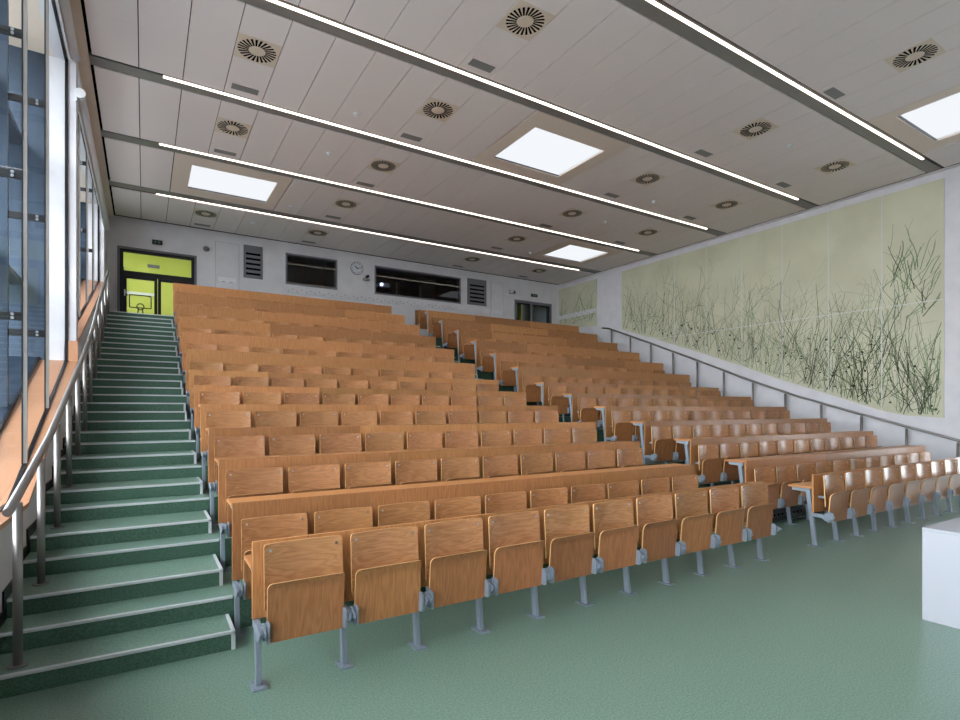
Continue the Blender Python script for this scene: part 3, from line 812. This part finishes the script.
MB_BOT = [(4.32, 1.445), (4.985, 1.49), (5.44, 1.60), (6.45, 1.96), (7.62, 2.37), (8.7, 2.80), (9.94, 3.26), (11.36, 3.76), (12.935, 4.30)]
MTOP = 6.24
t = empty('mural_art', (0, 0, 0), 'large sage green wall mural of branching plant like lines on right wall', 'mural art', 'sage green murals on the right wall')
for i, (a, b) in enumerate(zip([4.32, 5.40, 6.48, 7.56, 8.64, 9.72, 10.80, 11.88], [5.40, 6.48, 7.56, 8.64, 9.72, 10.80, 11.88, 12.935])):
    for lo in (0, 1):
        hz = 3.82
        ys_ = [a + .008] + [p[0] for p in MB_BOT if a < p[0] < b] + [b - .008]
        bot = [(y, prof(MB_BOT, y)) for y in ys_]
        if lo == 0:
            if min(z for _, z in bot) > hz: continue
            pts = []
            for y, z in bot:
                if z < hz - .007: pts.append((y, z))
            yb = b - .008
            if prof(MB_BOT, b) > hz:
                for q in range(200):
                    yq = a + (b - a) * q / 200
                    if prof(MB_BOT, yq) < hz - .007: yb = yq
                pts.append((yb, hz - .007)) if pts[-1][0] < yb else None
                pts = pts + [(a + .008, hz - .007)]
            else: pts = pts + [(b - .008, hz - .007), (a + .008, hz - .007)]
        else:
            base = [(y, max(z, hz + .007)) for y, z in bot]
            if prof(MB_BOT, a) < hz < prof(MB_BOT, b):
                for q in range(200):
                    yq = a + (b - a) * q / 200
                    if prof(MB_BOT, yq) >= hz: base.insert(1, (yq, hz + .007)); break
            pts = base + [(b - .008, MTOP), (a + .008, MTOP)]
        MB().prism(pts, 'x', XR - .02, XR - .002).obj('mural_panel', M['mural'], t)
jb = MB().prism([(y, z) for y, z in MB_BOT] + [(12.935, MTOP), (4.32, MTOP)], 'x', XR - .014, XR - .002)
jb.obj('joint_backing', M['seam'], t)
def reg(y, z): return 4.36 < y < 12.92 and prof(MB_BOT, y) + .01 < z < MTOP - .03 and abs(z - 3.82) > .0
def st(r):
    out = []
    for i in range(350):
        y = 4.4 + 8.5 * r.random() ** 1.15
        z = prof(MB_BOT, y) + (r.uniform(.015, .12) if i % 3 else r.uniform(.02, 1.2 if y < 8 else .7))
        g_ = (y < 6.2)
        mi = r.choice((0, 0, 1, 1, 2, 2)) if g_ else r.choice((0, 0, 0, 1, 2, 2))
        hmax = 2.2 - .085 * (y - 4.4)
        out.append((y, z, r.uniform(.5, hmax), r.uniform(.0028, .006) * (1.5 if y < 7 else 1.1), mi, PI / 2 + r.gauss(.10, .34)))
    for i in range(45):
        y = 4.4 + 7.5 * r.random() ** 1.5
        z = prof(MB_BOT, y) + r.uniform(.05, 1.0)
        out.append((y, z, r.uniform(.3, .8), r.uniform(.004, .008), r.choice((0, 1)), r.uniform(0, PI)))
    for i in range(34):                       # green tangle in the upper right
        y = r.uniform(4.45, 5.5); z = r.uniform(3.5, 4.6)
        out.append((y, z, r.uniform(.4, .9), r.uniform(.005, .010), r.choice((1, 1, 1, 0)), PI / 2 + r.gauss(.1, .35)))
    return out
mb, quad, rnd, X = strokes(reg, st, 11, 4.4, 12.9)
for i in range(150):
    y = 4.45 + 8.3 * rnd.random() ** 1.4; z = prof(MB_BOT, y) + rnd.uniform(.08, 1.6 * (1 - (y - 4.4) / 14))
    r = rnd.uniform(.012, .034); mi = rnd.choice((0, 0, 1)); el = rnd.uniform(.5, 1)
    mb.poly([(X - .0004, y + r * math.cos(2*PI*q/9), z + r * el * math.sin(2*PI*q/9)) for q in range(9)], mi)
mb.obj('branch_drawing', [M['ink_dark'], M['ink_mid'], M['ink_pale']], t)
for y in (5.40, 6.48, 7.56, 8.64, 9.72, 10.80, 11.88):
    MB().box(XR - .023, XR - .0215, y - .007, y + .007, prof(MB_BOT, y), MTOP).obj('joint_strip', M['seam'], t)
MB().box(XR - .023, XR - .0215, 4.32, 11.3, 3.813, 3.827).obj('joint_strip', M['seam'], t)
t = empty('mural_art', (0, 0, 0), 'small sage green mural of branching lines in far right corner', 'mural art', 'sage green murals on the right wall')
MB().prism([(14.115, 4.58), (16.17, 4.72), (16.17, MTOP), (14.115, MTOP)], 'x', XR - .02, XR - .002).obj('mural_panel', M['mural'], t)
def reg2(y, z): return 14.13 < y < 16.15 and 4.75 < z < MTOP - .03
def st2(r):
    return [(14.13 + 2 * r.random(), 4.76 + .3 * r.random(), r.uniform(.3, 1.15), r.uniform(.004, .010), r.choice((0, 0, 1, 2)), PI / 2 + r.gauss(0, .45)) for i in range(42)]
mb, quad, rnd, X = strokes(reg2, st2, 5, 14, 16)
mb.obj('branch_drawing', [M['ink_dark'], M['ink_mid'], M['ink_pale']], t)
coat_rack((XR - .024, 14.14, 5.06), 2.0, .15, 6, 'white coat hook board across the small corner mural', 'y')

# ------------------------------------------------------------------ white block at front right
t = empty('lecture_desk', (5.05, 1.74, 0), 'plain white block desk on the green floor at the right edge', 'desk')
MB().box(0, 1.5, -1.0, 0, .0, .685).bevel(.004).obj('body', M['whitebox'], t)
MB().box(-.0, 1.5, -1.0, 0, .685, .705).bevel(.004).obj('desk_top', M['whitebox'], t)

# ------------------------------------------------------------------ daylight, camera, view
w = bpy.data.worlds.new('World'); S.world = w; w.use_nodes = True
bg = w.node_tree.nodes['Background']; bg.inputs[0].default_value = (0.92, 0.94, 1.0, 1); bg.inputs[1].default_value = 8.5
struct('ground', MB().box(-60, -2.6, -60, 60, -.6, -.5), mat('pale_paving', rgb(150, 152, 150), .8))
cam = bpy.data.cameras.new('camera'); co = bpy.data.objects.new('camera', cam); COL.objects.link(co)
F = 542.0
cam.sensor_width = 36; cam.lens = F * 36 / 960; cam.shift_y = 50 / 960; cam.clip_start = .05
co.location = (0, 0, 1.6); co.rotation_euler = (PI / 2, 0, -math.atan(336 / 542))
S.camera = co
S.view_settings.view_transform = 'Standard'; S.view_settings.look = 'None'; S.view_settings.gamma = 1
S.view_settings.use_curve_mapping = False
S.view_settings.exposure = 0.36
S.cycles.max_bounces = 8; S.cycles.diffuse_bounces = 5; S.cycles.transparent_max_bounces = 16
S.cycles.use_denoising = True
S.cycles.sample_clamp_indirect = 6
